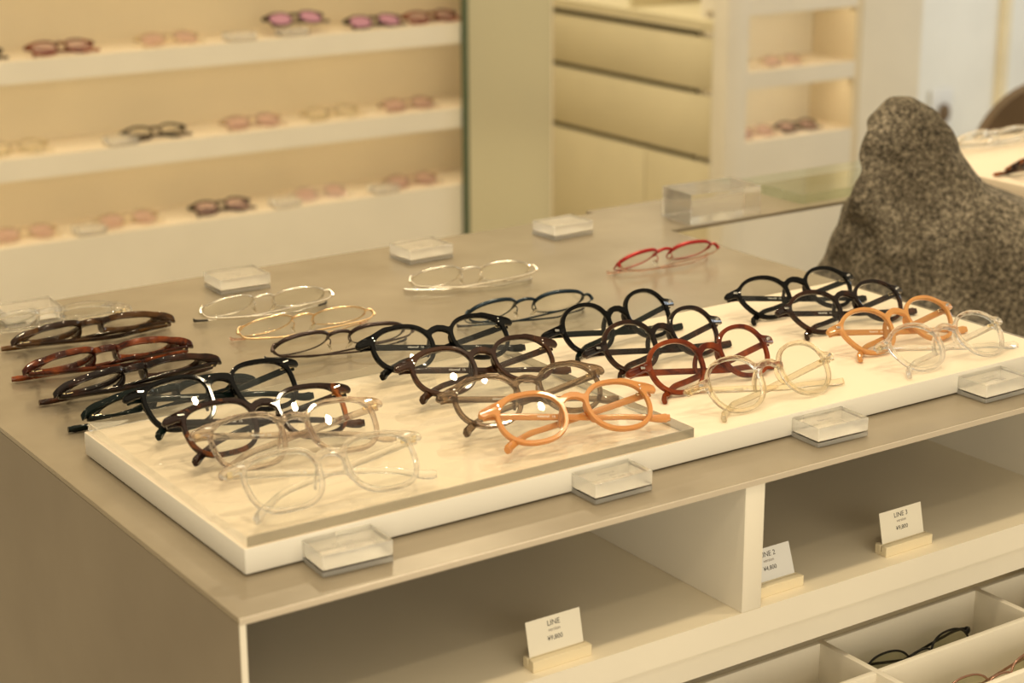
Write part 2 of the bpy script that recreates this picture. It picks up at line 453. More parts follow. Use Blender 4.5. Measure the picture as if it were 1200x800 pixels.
SHELL = {}
def acetate(key, style, mat, temple_mat, loc, yaw, th, label, group, away=False, lens='lens', width=1., prints=True, pads=False, full=True, swap=False):
    st = STYLE[style]
    if style not in SHELL: SHELL[style] = front_mesh(st)
    me, low = SHELL[style]; me = me.copy(); me.name = 'frame_front'
    root = thing('eyeglasses', label, 'eyeglasses', (0, 0, 0), group=group)
    fr = finish('frame_front', me, mat, root, 38)
    X0 = st['c'] + st['end'][-1][0] - .5; hb = low + st['end'][-1][1] - .5
    for side in (-1, 1):
        from_bm('lens', lens_bm(st['hole'], st['c'], side, low), M[lens], root, 40)
    for side in (-1, 1):
        d0 = wrap(X0) + 4.4; deep = (side == 1) ^ swap
        path = catmull(temple_path(side, X0, hb, d0, th, deep, (-67 if side == 1 else 75) if not away else 80), 6)
        def half(t):
            hh = 3.15 - .8 * min(1, t / .45) + (1.5 * max(0, (t - .62) / .38) if t > .62 else 0)
            if style == 'W': hh = 3.4 - .5 * min(1, t / .45) + (.5 * max(0, (t - .62) / .38) if t > .62 else 0)
            if t > .97: hh *= .72
            if style == 'C': hh = 2.9 - .3 * min(1, t / .4) + (.5 if t > .7 else 0)
            return (1.35 + .7 * max(0, (min(t, .97) - .7) / .27)) * 1e-3, hh * 1e-3
        bm = bmesh.new(); sweep(bm, path, half, (0, -.15, 1), seg=10, power=3)
        tp = from_bm('temple', bm, temple_mat, root, 50)
        bm = bmesh.new()                                               # small metal hinge at the fold
        hx = side * (X0 - 3.0) * .001
        box(bm, hx - .0022, hx + .0022, (d0 - 3.6) * .001, (d0 + .6) * .001, (hb - 1.6) * .001, (hb + 1.6) * .001, .0005, 1)
        box(bm, hx - side * .006 - .003, hx - side * .006 + .003, (d0 - 1.4) * .001, (d0 - .2) * .001, (hb - 1.2) * .001, (hb + 1.2) * .001, .0003, 1)
        tag(from_bm('hinge', bm, M['brass'], root), 'small metal hinge')
        if prints and full and not away and side == -1:
            p1 = path[9]; p2 = path[15]; mid = (p1 + p2) / 2; dx = (p2 - p1).normalized()
            up = Vector((0, -.1, 1)); yv = (up - dx * up.dot(dx)).normalized(); nv = dx.cross(yv)
            mt = Matrix((dx, yv, nv)).transposed().to_4x4(); mt.translation = mid + nv * .00142
            tag(text_obj('temple_print', 'viewnaf  16', .0032, M['print_white'], tp, mt), 'white printing inside the temple')
        if st['rivet'] and full:
            bm = bmesh.new()
            cx, cz = side * (st['c'] + st['end'][1][0]) * .001, (low + st['end'][1][1]) * .001
            fy = (wrap(abs(cx) * 1000) - 2.0) * .001
            if st['rivet'] == 'bar': rot_box(bm, Vector((cx, fy, cz)), .0026, .0003, .0006, side * -.12)
            elif st['rivet'] == 'dots':
                for q in (-1, 1): rot_box(bm, Vector((cx + side * .0003 * q, fy, cz + .0015 * q)), .0006, .0003, .0006, .6)
            else: rot_box(bm, Vector((cx + side * .001, fy - .0001, cz)), .0021, .0003, .0010, side * -.2)
            tag(from_bm('rivet', bm, M['steel'], fr), 'small silver rivet')
        # nose pad wing behind the bridge side of the rim
        bm = bmesh.new(); c = st['c']; hx = c + st['hole'][:, 0].min() - 1.6
        wing = [Vector((side * (hx - .2), 1.5, low + 7.5)), Vector((side * (hx + .1), 4.5, low + 5.)), Vector((side * (hx + 1.6), 7.2, low + .5)), Vector((side * (hx + 3.6), 7.6, low - 5.)), Vector((side * (hx + 5), 5.5, low - 8.5))]
        wing = catmull([w * .001 for w in wing], 4)
        sweep(bm, wing, lambda t: (1.0e-3, (1.2 + 2.2 * math.sin(PI * min(1, t * 1.02))) * 1e-3), (0, 1, 0), seg=8)
        from_bm('nose_pad', bm, mat, root, 50)
    place(root, loc, yaw, th, away)
    return root

def place(root, loc, yaw, th, away):
    """lean the frame back on its lens bottoms and temple tips, then set it down on the surface"""
    rot = Matrix.Rotation(yaw + (PI if away else 0), 4, 'Z') @ Matrix.Rotation(-(PI / 2 - th), 4, 'X')
    mz = min((rot @ v.co).z for c in root.children for v in c.data.vertices)
    root.rotation_euler = rot.to_euler()
    root.location = (loc[0], loc[1], loc[2] + H - mz + .00005)

def wire(key, mat, loc, yaw, th, label, group, top=1.0, bottom=.7, tips='tip_dark', shape=None, away=True, lens='lens', browline=False, temple_mat=None):
    hole = superell(25.6, 19.2, 2.35, .04) if shape is None else shape
    c, low = 36.3, -hole[:, 1].min() + .9
    root = thing('eyeglasses', label, 'eyeglasses', group=group)
    bm = bmesh.new(); n = len(hole)
    for side in (-1, 1):
        path = [Vector((side * (x + c), wrap(x + c), y + low)) * .001 for x, y in hole]
        ys = hole[:, 1] / hole[:, 1].max()
        def half(t):
            y = ys[min(n - 1, int(round(t * (n - 1))))]
            f = 1 / (1 + math.exp(-8 * y)); r = bottom + (top - bottom) * f
            return r * 1e-3, r * (1.35 if browline and f > .5 else 1.) * 1e-3
        sweep(bm, path, half, (0, -1, 0), True, 8)
        ex = hole[:, 0].max() + c
        ep = catmull([Vector((side * (ex - 1.0), wrap(ex), low + 9.5)) * .001, Vector((side * (ex + 2.2), wrap(ex + 2), low + 11)) * .001,
                      Vector((side * (ex + 4.6), wrap(ex + 4) + 1.5, low + 11)) * .001, Vector((side * (ex + 5.4), wrap(ex + 5) + 4.5, low + 11)) * .001], 4)
        sweep(bm, ep, lambda t: (.9e-3, 1.9e-3), (0, 0, 1), seg=8, power=4)
    bx = c + hole[:, 0].min()
    br = catmull([Vector((s * .001 * bx_, d * .001, (low + z) * .001)) for s, bx_, d, z in
                  ((-1, bx + .3, wrap(bx), 5.0), (-1, bx - 3.0, -.5, 8.6), (1, 0, -1.2, 9.8), (1, bx - 3.0, -.5, 8.6), (1, bx + .3, wrap(bx), 5.0))], 5)
    sweep(bm, br, lambda t: (top * .95e-3, top * 1.15e-3), (0, -1, 0), seg=8)
    from_bm('frame_front', bm, mat, root, 60)
    for side in (-1, 1):
        from_bm('lens', lens_bm(hole, c, side, low, 1.2, .985), M[lens], root, 40)
        bm = bmesh.new(); pa = catmull([Vector((side * a, d, low + z)) * .001 for a, d, z in
                                        ((bx + .2, .5, 3), (bx - 1.2, 4.0, 4.4), (bx - .6, 6.6, 2.8), (bx - 1.4, 6.4, .5), (bx - 1.6, 6.8, -1.4))], 4)
        sweep(bm, pa, lambda t: (.6e-3, .6e-3), (0, -1, .2), seg=6)
        pad = from_bm('nose_pad', bm, mat, root, 60)
        bm = bmesh.new(); bmesh.ops.create_uvsphere(bm, u_segments=12, v_segments=8, radius=1)
        bmesh.ops.transform(bm, matrix=Matrix.Translation(Vector((side * (bx - 1.0), 7.6, low - 2.6)) * .001) @ Matrix.Rotation(side * .35, 4, 'Y') @ Matrix.Rotation(side * .5, 4, 'Z') @ Matrix.Diagonal((.0013, .0032, .0062, 1)), verts=bm.verts)
        tag(from_bm('pad_cushion', bm, M['pad_clear'], pad, 60), 'clear nose pad cushion')
        X0 = hole[:, 0].max() + c + 5.0; d0 = wrap(X0) + 4.5
        path = catmull(temple_path(side, X0, low + 11, d0, th, side == 1, 68, True), 6)
        cut = int(len(path) * .70)
        bm = bmesh.new(); sweep(bm, path[:cut + 2], lambda t: (.65e-3, (1.5 - .7 * t) * 1e-3), (0, -.15, 1), seg=8, power=3)
        tp = from_bm('temple', bm, temple_mat or mat, root, 60)
        bm = bmesh.new(); sweep(bm, path[cut:], lambda t: (1.1e-3 if t < .97 else .7e-3, (1.2 + 1.2 * t if t < .97 else 1.4) * 1e-3), (0, -.15, 1), seg=8)
        tag(from_bm('temple_tip', bm, M[tips], tp, 60), 'smooth temple tip cover')
        bm = bmesh.new(); hx = side * (X0 + .3) * .001
        box(bm, hx - .0013, hx + .0013, (d0 - 1.4) * .001, (d0 + 1.4) * .001, (low + 9.2) * .001, (low + 12.8) * .001, .0004, 1)
        from_bm('hinge', bm, mat, root)
    place(root, loc, yaw, th, away)
    return root

# ------------------------------------------------------------------ the display counter
W, D, DS0, DS1 = .868, .772, .657, .793
cnt = thing('display_counter', 'grey metal-topped display counter with open cream compartments and a divided drawer', 'counter')
bm = bmesh.new()
prism(bm, [(0, 0), (W, 0), (W, DS0), (1.303, DS0), (1.303, DS1), (W - .02, DS1), (W - .02, D + .006), (0, D)], -.004, 0)
from_bm('countertop', bm, M['counter'], cnt, 30)
box_obj('top_edge_trim', 0, W, -.0012, .0, -.0045, -.0002, M['counter_edge'], cnt)
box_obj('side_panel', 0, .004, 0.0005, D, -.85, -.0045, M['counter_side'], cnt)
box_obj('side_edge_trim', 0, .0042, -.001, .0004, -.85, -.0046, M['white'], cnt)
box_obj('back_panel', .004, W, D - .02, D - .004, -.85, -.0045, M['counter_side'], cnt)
box_obj('end_panel', .811, W - .002, 0., D - .02, -.85, -.0045, M['white'], cnt)
box_obj('compartment_divider', .412, .431, 0, .52, -.106, -.0045, M['white'], cnt, .0006)
box_obj('compartment_back', .0042, .811, .52, .532, -.25, -.0046, M['shelf_inner'], cnt)
sb = box_obj('shelf_board', .0042, .811, 0.0, .52, -.128, -.106, [M['shelf_inner'], M['white']], cnt, 0)
for f in sb.data.polygons:
    if f.normal.y < -.5: f.material_index = 1
box_obj('fascia', .0042, .811, .004, .02, -.150, -.128, M['white'], cnt)
dr = box_obj('drawer', .03, .80, -.19, -.18, -.235, -.175, M['white'], cnt)
bm = bmesh.new()
box(bm, .03, .80, -.18, .055, -.229, -.224)
from_bm('drawer_bottom', bm, M['white'], dr)
for y in (.036, -.028, -.092, -.15): box_obj('drawer_rail', .03, .80, y, y + .0055, -.224, -.178, M['white'], dr, .0008)
for x in (.030, .175, .352, .530, .712, .794): box_obj('drawer_partition', x, x + .006, -.18, .0415, -.224, -.1775, M['white'], dr, .0008)

# tray and acrylic sheet
TX0, TX1, TY0, TY1, TZ = .0317, .814, .0545, .330, .0192
tray = thing('display_tray', 'long cream display platform carrying the rows of glasses on the counter', 'display tray')
bm = bmesh.new(); box(bm, TX0, TX1, TY0, TY1, .0012, TZ, .0008, 2)
o = from_bm('tray_body', bm, [M['tray_cream'], M['tray_side']], tray)
for f in o.data.polygons:
    if f.normal.z < .9: f.material_index = 1
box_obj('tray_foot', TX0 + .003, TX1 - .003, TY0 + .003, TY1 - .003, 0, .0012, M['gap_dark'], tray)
SX1, SZ = .408, TZ + .0075
bm = bmesh.new(); box(bm, TX0 + .003, SX1, TY0 + .0015, TY1 - .001, TZ + .00005, SZ, .0004, 1)
o = from_bm('acrylic_sheet', bm, [M['sheet_top'], M['sheet_edge'], M['sheet_edge_lit']])
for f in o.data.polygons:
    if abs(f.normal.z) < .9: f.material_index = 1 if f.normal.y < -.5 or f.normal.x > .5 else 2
o.location.z = H
tag(o, 'thick clear acrylic sheet on the cream tray under the square and panto glasses', 'acrylic sheet')

# acrylic price blocks: two clear plates with a printed paper between
def acrylic(name, x0, x1, y0, y1, z0, z1, parent=None, bev=.0005, side='acrylic_side'):
    o = box_obj(name, x0, x1, y0, y1, z0, z1, [M['acrylic'], M[side]], parent, bev, 1)
    for f in o.data.polygons:
        if abs(f.normal.z) < .5: f.material_index = 1
    return o
def price_block(x, y, yaw, label, sx=.0515, sy=.032, h1=.0045, h2=.0115, group='clear price blocks', lines=('Naturaf', 'titan', '59,800')):
    r = thing('price_block', label, 'price block', (x, y, 0), (0, 0, yaw), group)
    acrylic('lower_plate', -sx / 2, sx / 2, -sy / 2, sy / 2, .0001, h1, r)
    acrylic('upper_plate', -sx / 2, sx / 2, -sy / 2, sy / 2, h1 + .0004, h1 + h2, r)
    pl = box_obj('price_label', -sx / 2 + .0012, sx / 2 - .0012, -sy / 2 + .0012, sy / 2 - .0012, h1 + .0001, h1 + .0003, M['paper'], r)
    for i, (tx, s) in enumerate(zip(lines, (.0048, .0034, .0044))):
        text_obj('print', tx, s, M['ink_soft'], pl, Matrix.Translation((.002 * i - .001, .005 - .0052 * i, h1 + .00034)), .00003)
    return r
def centre(a, b, c):          # corners on the counter: far left, near left, near right
    return (a[0] + c[0]) / 2, (a[1] + c[1]) / 2
K = .64
for (cx, cy, yw, lab) in [
    (.0985, .0385, R(-3), 'clear acrylic price block in front of the corner of the cream tray'),
    (.3185, .0415, R(0), 'clear acrylic price block in front of the orange glasses, below the tray edge'),
    (.5310, .0380, R(-2), 'clear acrylic price block in front of the champagne clear glasses'),
    (.7180, .0390, R(0), 'clear acrylic price block in front of the clear faceted glasses near the counter end')]:
    price_block(cx, cy, yw, lab)
for (cx, cy, yw, lab) in [
    (.128, .716, R(-3), 'clear acrylic price block on the back edge behind the clear glasses'),
    (.347, .713, R(-2), 'clear acrylic price block on the back edge behind the silver oval glasses'),
    (.566, .711, R(1), 'clear acrylic price block on the back edge behind the bright silver wire glasses'),
    (.756, .713, R(2), 'clear acrylic price block on the back edge between the silver and red glasses')]:
    price_block(cx, cy, yw, lab, .055, .042)
o = acrylic('acrylic_block', -.051, .051, -.029, .029, .0001, .036, side='acrylic_big'); o.location = (.956, .690, H); o.rotation_euler.z = R(-3)
tag(o, 'large thick clear acrylic block on the metal strip beside the stone', 'acrylic block')
bm = bmesh.new(); box(bm, 1.085, 1.295, .672, .788, .0002, .012, .0006, 1)
o = from_bm('acrylic_sheet', bm, M['sheet_green']); o.location.z = H
tag(o, 'pale green clear sheet on the metal strip next to the stone', 'acrylic sheet')

# card holders in the compartments
def card_holder(x0, x1, y, lines, mat, label, tilt, cw, ch):
    cx = (x0 + x1) / 2; w = (x1 - x0)
    h = thing('card_holder', label, 'card holder', (cx, y, -.106), (0, 0, 0), 'price card holders')
    bm = bmesh.new(); box(bm, -w / 2, w / 2, -.0065, -.0006, 0, .0085, .0004, 1); box(bm, -w / 2, w / 2, .0004, .0065, 0, .0085, .0004, 1)
    box(bm, -w / 2, w / 2, -.0007, .0005, 0, .0035)
    from_bm('wooden_base', bm, M['wood_base'], h)
    c = box_obj('price_card', -cw / 2, cw / 2, -.0002, .0002, .003, ch, mat, None)
    c.data.transform(Matrix.Translation((0, 0, .003)) @ Matrix.Rotation(-tilt, 4, 'X') @ Matrix.Translation((0, 0, -.003)))
    c.parent = h
    for i, (t, s, z) in enumerate(zip(lines, (.0056, .0036, .0048), (.70, .56, .38))):
        mt = Matrix.Translation((0, 0, .003)) @ Matrix.Rotation(-tilt, 4, 'X') @ Matrix.Translation((0, -.0003, ch * z + .002)) @ Matrix.Rotation(PI / 2, 4, 'X')
        text_obj('print', t, s, M['ink_soft'] if i == 1 else M['ink'], c, mt, .00003)
card_holder(.2268, .2778, .0145, ('LINE', 'version', '¥9,800'), M['cream_card'], 'cream price card in a wooden base in the compartment by the counter corner', .22, .047, .034)
card_holder(.4345, .4853, .0180, ('LINE 2', 'version', '¥4,800'), M['white_card'], 'greyish white price card in a wooden base right against the divider', .34, .046, .034)
card_holder(.5765, .6290, .0200, ('LINE 3', 'version', '¥9,800'), M['cream_card'], 'cream price card in a wooden base in the middle of the second compartment', .22, .047, .034)

# ------------------------------------------------------------------ eyeglasses on the tray
G1, G2, G3, G4 = 'square glasses in the column nearest the counter corner', 'panto glasses in the second column of the tray', 'round glasses in the third column of the tray', 'faceted glasses in the column beside the stone'
Z1, Z0 = SZ, TZ
def T(m): return M[m]
TAB = [
 ('A1', 'A', 'black', 'black_green', (.128, .265), 2.8, 44, Z1, 'glossy black square glasses, topmost of the column near the tray corner', G1),
 ('A2', 'A', 'tort_amber', 'tort_dark', (.128, .193), -3, 43, Z1, 'dark tortoise square glasses with one amber patch, between black and smoky grey pairs', G1),
 ('A3', 'A', 'rose_grey', 'rose_grey', (.131, .154), -5, 42, Z1, 'smoky rose-grey see-through square glasses in front of the tortoise pair', G1),
 ('A4', 'A', 'clear_acetate', 'clear_acetate', (.116, .071), -3.5, 44, Z1, 'colourless clear square glasses at the front corner of the acrylic sheet', G1),
 ('B1', 'B', 'black', 'black', (.338, .287), -4.7, 42, Z1, 'black panto glasses at the back of the acrylic sheet', G2),
 ('B2', 'B', 'brown', 'brown', (.333, .215), -6, 41, Z1, 'dark brown panto glasses behind the smoky taupe pair', G2),
 ('B3', 'B', 'taupe', 'taupe', (.320, .132), -5.5, 43, Z1, 'smoky taupe see-through panto glasses behind the orange pair', G2),
 ('B4', 'B', 'orange', 'orange', (.325, .080), -9.8, 40, Z1, 'milky orange panto glasses at the front edge of the acrylic sheet', G2),
 ('C1', 'C', 'black', 'black_green', (.509, .267), 7, 55, Z0, 'black round glasses at the back of the tray beside the sheet end', G3),
 ('C2', 'C', 'tort_dark', 'tort_dark', (.509, .204), 4.5, 52, Z0, 'very dark tortoise round glasses between the black and reddish round pairs', G3),
 ('C3', 'C', 'tort_red', 'tort_red', (.504, .136), 2, 53, Z0, 'red-brown tortoise round glasses behind the champagne pair', G3),
 ('C4', 'C', 'champagne', 'champagne', (.514, .074), 1, 52, Z0, 'champagne yellow see-through round glasses at the tray front edge', G3),
 ('D1', 'D', 'black', 'black', (.709, .255), -5, 43, Z0, 'black faceted glasses at the back of the tray by the stone', G4),
 ('D2', 'D', 'tort_dark', 'tort_dark', (.716, .194), -3, 41, Z0, 'dark brown faceted glasses between the black and amber faceted pairs', G4),
 ('D3', 'D', 'amber', 'amber', (.709, .123), -1, 44, Z0, 'amber orange faceted glasses behind the clear faceted pair', G4),
 ('D4', 'D', 'clear_acetate', 'clear_acetate', (.710, .066), -1.7, 43, Z0, 'colourless clear faceted glasses at the front of the tray by the stone', G4),
]
for key, st, mt, tm, xy, yw, th, z, lab, g in TAB:
    acetate(key, st, M[mt], M[tm], (*xy, z), R(yw), R(th), lab, g)
GA, GM = 'acetate glasses on the bare counter turned away', 'wire glasses on the bare counter turned away'
for key, mt, xy, yw, th, lab in [
 ('W1', 'clear_acetate', (.134, .694), -5.8, 32, 'colourless clear glasses lying by the price block at the far counter end'),
 ('W2', 'tort_brown', (.150, .631), -4.4, 34, 'mid brown tortoise glasses just in front of the clear pair on bare metal'),
 ('W3', 'tort_red_dark', (.127, .541), -3, 36, 'red-brown tortoise glasses on bare metal between two darker brown pairs'),
 ('W4', 'tort_dark', (.123, .475), 3, 36, 'blackish tortoise glasses on bare metal just behind the black pair'),
 ('W5', 'black_green', (.119, .396), 1, 43, 'black glasses turned away, tucked behind the tray corner on bare metal')]:
    acetate(key, 'W', M[mt], M[mt], (*xy, 0), R(yw), R(th), lab, GA, away=True)
for key, mt, xy, yw, th, lab, kw in [
 ('M6', 'silver', (.323, .620), -6, 42, 'slim silver wire glasses in front of the second price block', {}),
 ('M7', 'gold', (.325, .543), -7, 39, 'pale gold wire glasses between the silver and dark brown wire pairs', dict(tips='tip_pink')),
 ('M8', 'wire_brown', (.324, .470), -8, 42, 'dark brown wire glasses nearest the acrylic sheet', dict(top=1.55, browline=True)),
 ('M9', 'silver', (.545, .590), -15, 45, 'bright silver wire glasses in front of the third price block', dict(tips='silver')),
 ('M10', 'wire_navy', (.520, .460), -7, 45, 'navy blue wire glasses behind the black panto pair', dict(top=1.55, browline=True)),
 ('M11', 'wire_red', (.754, .547), 1, 40, 'red wire glasses with pale pink temples near the counter notch', dict(top=1.55, browline=True, tips='tip_pink', temple_mat=M['tip_pink']))]:
    wire(key, M[mt], (*xy, 0), R(yw), R(th), lab, GM, **kw)
# in the drawer
half_rim = superell(24, 17, 2.3, .03)
wire('K1', M['wire_black'], (.618, .0005, -.224), R(0), R(72), 'thin black wire glasses with greenish lenses in the drawer cell', 'wire glasses in the drawer', shape=half_rim, away=False, lens='lens_green')
wire('K2', M['wire_rose'], (.640, -.066, -.224), R(0), R(72), 'thin rose-brown wire glasses in the lower drawer cell', 'wire glasses in the drawer', shape=half_rim, away=False, lens='lens_green')

# ------------------------------------------------------------------ the stone
def stone():
    bm = bmesh.new()
    # outline in the plane facing the camera: (x along, height) with thickness
    prof = [(-.142, -.22), (-.135, -.10), (-.112, -.02), (-.094, .055), (-.076, .105), (-.058, .136), (-.028, .150), (.005, .144), (.035, .112), (.062, .070), (.090, .046), (.125, .036), (.160, .016), (.195, -.02), (.215, -.10), (.22, -.22)]
    nz, nr = 26, 40
    zs = np.linspace(-.22, .152, nz)
    left = [p for p in prof if p[0] <= -.028]; right = [p for p in prof if p[0] >= -.028]
    lx = lambda z: np.interp(z, [p[1] for p in left], [p[0] for p in left])
    rx = lambda z: np.interp(z, [p[1] for p in reversed(right)], [p[0] for p in reversed(right)])
    rings = []
    for z in zs:
        a, b = lx(z), rx(z); c, w = (a + b) / 2, max((b - a) / 2, .012)
        dep = .115 * (max(0, (0.19 - z)) / .41) ** .55 * min(1, .35 + w / .12)
        ring = []
        for k in range(nr):
            t = 2 * PI * k / nr
            cs, sn = math.cos(t), math.sin(t)
            ring.append(bm.verts.new((c + w * math.copysign(abs(cs) ** .8, cs), dep * math.copysign(abs(sn) ** .85, sn) + .05 * (z - 0.1), z)))
        rings.append(ring)
    for A, B in zip(rings, rings[1:]):
        for k in range(nr): bm.faces.new((A[k], A[(k + 1) % nr], B[(k + 1) % nr], B[k]))
    bm.faces.new(rings[0][::-1]); bm.faces.new(rings[-1])
    bmesh.ops.subdivide_edges(bm, edges=bm.edges[:], cuts=1, use_grid_fill=True)
    from mathutils import noise
    rnd = random.Random(11)
    for _ in range(60):                                              # broken facets
        an, el = rnd.uniform(0, 2 * PI), rnd.uniform(-.3, .45)
        nrm = Vector((math.cos(an) * math.cos(el), math.sin(an) * math.cos(el), math.sin(el)))
        c0 = Vector((rnd.uniform(-.07, .13), 0, rnd.uniform(-.18, .02)))
        loc_ = [v for v in bm.verts if (v.co - c0).length < .15]
        if not loc_: continue
        m_ = max((v.co - c0).dot(nrm) for v in loc_) - .011
        for v in loc_:
            e_ = (v.co - c0).dot(nrm) - m_
            if e_ > 0: v.co -= nrm * e_ * .97
    for v in bm.verts:
        p = v.co
        n = noise.fractal(p * 11, 1.0, 2.0, 4) * .009 + noise.fractal(p * 34, .9, 2.1, 4) * .0035
        r = noise.ridged_multi_fractal(p * 16 + Vector((3, 1, 2)), 1., 2., 4, 1., 2.) * .003
        d = Vector((p.x, p.y * 1.5, p.z * .5)).normalized()
        if p.z > -.215: v.co = p + d * (n - r * .6)
    return bm
o = from_bm('stone', stone(), M['stone'], None, 0)
sub = o.modifiers.new('sub', 'SUBSURF'); sub.levels = 1; sub.render_levels = 1
o.data.polygons.foreach_set('use_smooth', [True] * len(o.data.polygons))
o.location = (1.104, .500, H + .003); o.rotation_euler.z = R(-30)
tag(o, 'large rough grey-brown granite boulder with a peak and a low shoulder', 'stone')
pt = thing('plinth', 'plain cream plinth under the granite boulder between the counters', 'plinth', (1.10, .50, -.85))
bm = bmesh.new(); box(bm, -.19, .20, -.13, .13, 0, .632, .003, 2); from_bm('plinth_body', bm, M['white'], pt)
bm = bmesh.new(); box(bm, -.18, .19, -.12, .12, -.0, .02); from_bm('plinth_base', bm, M['gap_dark'], pt)

# ------------------------------------------------------------------ second counter behind the stone
c2 = thing('display_counter', 'second display counter behind the boulder with a cream topped tray', 'counter')
box_obj('countertop', 1.305, 2.3, .30, .795, -.004, 0, M['counter'], c2)
box_obj('counter_body', 1.315, 2.29, .31, .785, -.85, -.004, M['white'], c2)
t2 = thing('display_tray', 'cream display tray on the second counter behind the boulder', 'display tray')
bm = bmesh.new(); box(bm, 1.318, 2.2, .40, .775, .0012, TZ, .0008, 2); from_bm('tray_body', bm, M['tray_cream'], t2)
box_obj('tray_foot', 1.321, 2.197,   .403, .772, 0, .0012, M['gap_dark'], t2)
g2 = 'glasses on the second counter'
acetate('E1', 'W', M['tort_amber'], M['tort_amber'], (1.405, .600, TZ), R(4), R(34), 'tortoise glasses with orange lights on the tray behind the boulder', g2, away=True)
acetate('E2', 'W', M['clear_acetate'], M['clear_acetate'], (1.470, .742, TZ), R(-5), R(36), 'clear glasses on the far rim of the tray behind the boulder', g2, away=True)
acetate('E3', 'W', M['champagne'], M['champagne'], (1.625, .742, TZ), R(3), R(36), 'pale champagne glasses farther along the tray behind the boulder', g2, away=True)

# ------------------------------------------------------------------ the room
YW, XA = 2.55, 2.602
def slab(name, *a, mat='wall'):
    o = box_obj(name, *a[:4], a[4] + H, a[5] + H, M[mat]); return struct(o)
slab('floor', -4.0, 8.0, -4.0, 6.0, -.90, -.85, mat='floor')
slab('wall_back', -4.0, 8.0, 4.6, 4.7, -.85, 2.2)
slab('wall_right', 5.6, 5.7, -4.0, 4.6, -.85, 2.2, mat='wall_cool')
slab('wall_alcove', 1.795, 2.602, 3.46, 3.52, -.85, 1.4, mat='olive')
# shelving along the back of the shop
su = thing('shelf_unit', 'wide cream wall shelving with three lit shelves of glasses', 'shelving', (0, 0, 0))
box_obj('back_board', -1.6, 2.03, YW + .16, YW + .18, -.85, 1.3, M['tan'], su)
for z in (.17, -.02, -.21):
    b = box_obj('shelf', -1.6, 2.03, YW, YW + .16, z - .044, z, [M['white'], M['shelf_top']], su)
    for f in b.data.polygons:
        if f.normal.z > .5: f.material_index = 1
b = box_obj('shelf_base', -1.6, 2.03, YW, YW + .16, -.85, -.385, [M['white'], M['shelf_top']], su)
for f in b.data.polygons:
    if f.normal.z > .5: f.material_index = 1
box_obj('end_board', 2.031, 2.045, YW + .002, YW + .16, -.85, 1.3, M['tan'], su)
# tall mirror beside the shelving
mr = thing('mirror', 'tall mirror panel with a dark green glass edge beside the shelving', 'mirror', (0, 0, 0))
box_obj('mirror_face', 1.802, 2.03, YW - .012, YW - .004, -.85, 1.3, M['mirror'], mr)
box_obj('mirror_edge', 1.789, 1.8015, YW - .014, YW - .002, -.85, 1.3, M['green_edge'], mr)
box_obj('mirror_backing', 1.80, 2.03, YW - .0035, YW - .0005, -.85, 1.3, M['olive'], mr)
# drawer cabinet in the alcove
cb = thing('drawer_cabinet', 'olive beige drawer cabinet with slim shadow gaps in the alcove', 'cabinet')
box_obj('carcass', XA + .02, XA + .40, YW + .19, 3.455, -.85, -.115, M['gap_dark'], cb)
bm = bmesh.new(); prism(bm, [(XA - .004, YW + .055), (XA + .03, YW + .055), (XA + .03, YW + .19), (XA + .40, YW + .19), (XA + .40, 3.455), (XA - .004, 3.455)], -.112, -.085)
from_bm('cabinet_top', bm, M['olive'], cb)
box_obj('cabinet_side', XA + .001, XA + .019, YW + .05, YW + .085, -.85, -.115, M['olive'], cb)
for z0, z1 in ((-.262, -.128), (-.435, -.276)):
    box_obj('drawer_front', XA, XA + .019, YW + .087, 3.45, z0, z1, M['olive'], cb, .001)
for y0, y1 in ((YW + .087, 2.905), (2.909, 3.45)):
    box_obj('cabinet_door', XA, XA + .019, y0, y1, -.83, -.449, M['olive'], cb, .001)
nb = thing('niche_unit', 'open dark niche above the drawer cabinet in the alcove', 'wall niche')
box_obj('niche_back', XA + .36, XA + .38, YW + .19, 3.455, -.084, .6, M['gap_dark'], nb)
box_obj('niche_divider', XA + .02, XA + .36, 3.0, 3.015, -.084, .6, M['olive'], nb)
# second shelf unit past the alcove
s2 = thing('shelf_unit', 'narrow cream shelf bay past the alcove with two open niches', 'shelving')
X0, X1 = XA + .035, 3.01
box_obj('end_post', XA - .035, X0, YW - .004, YW + .05, -.85, 1.3, M['white'], s2, .001)
box_obj('back_board', X0, X1, YW + .165, YW + .185, -.85, 1.3, M['wall'], s2)
box_obj('side_board', X1, X1 + .02, YW + .002, YW + .185, -.85, 1.3, M['tan'], s2)
for z in (.17, -.02, -.205):
    b = box_obj('shelf', X0, X1, YW, YW + .165, z - .044, z, [M['white'], M['shelf_top']], s2)
    for f in b.data.polygons:
        if f.normal.z > .5: f.material_index = 1
b = box_obj('shelf_base', X0, X1, YW, YW + .165, -.85, -.382, [M['white'], M['shelf_top']], s2)
for f in b.data.polygons:
    if f.normal.z > .5: f.material_index = 1
slab('wall_front', X1 + .0205, 3.25, YW, YW + .3, -.85, 2.0)
slab('wall_return', 3.02, 8.0, 3.46, 3.56, -.85, 2.2, mat='wall_cool')
o = slab('trim_1', 4.585, 4.615, 3.43, 3.46, -.85, 2.2, mat='wood_base')
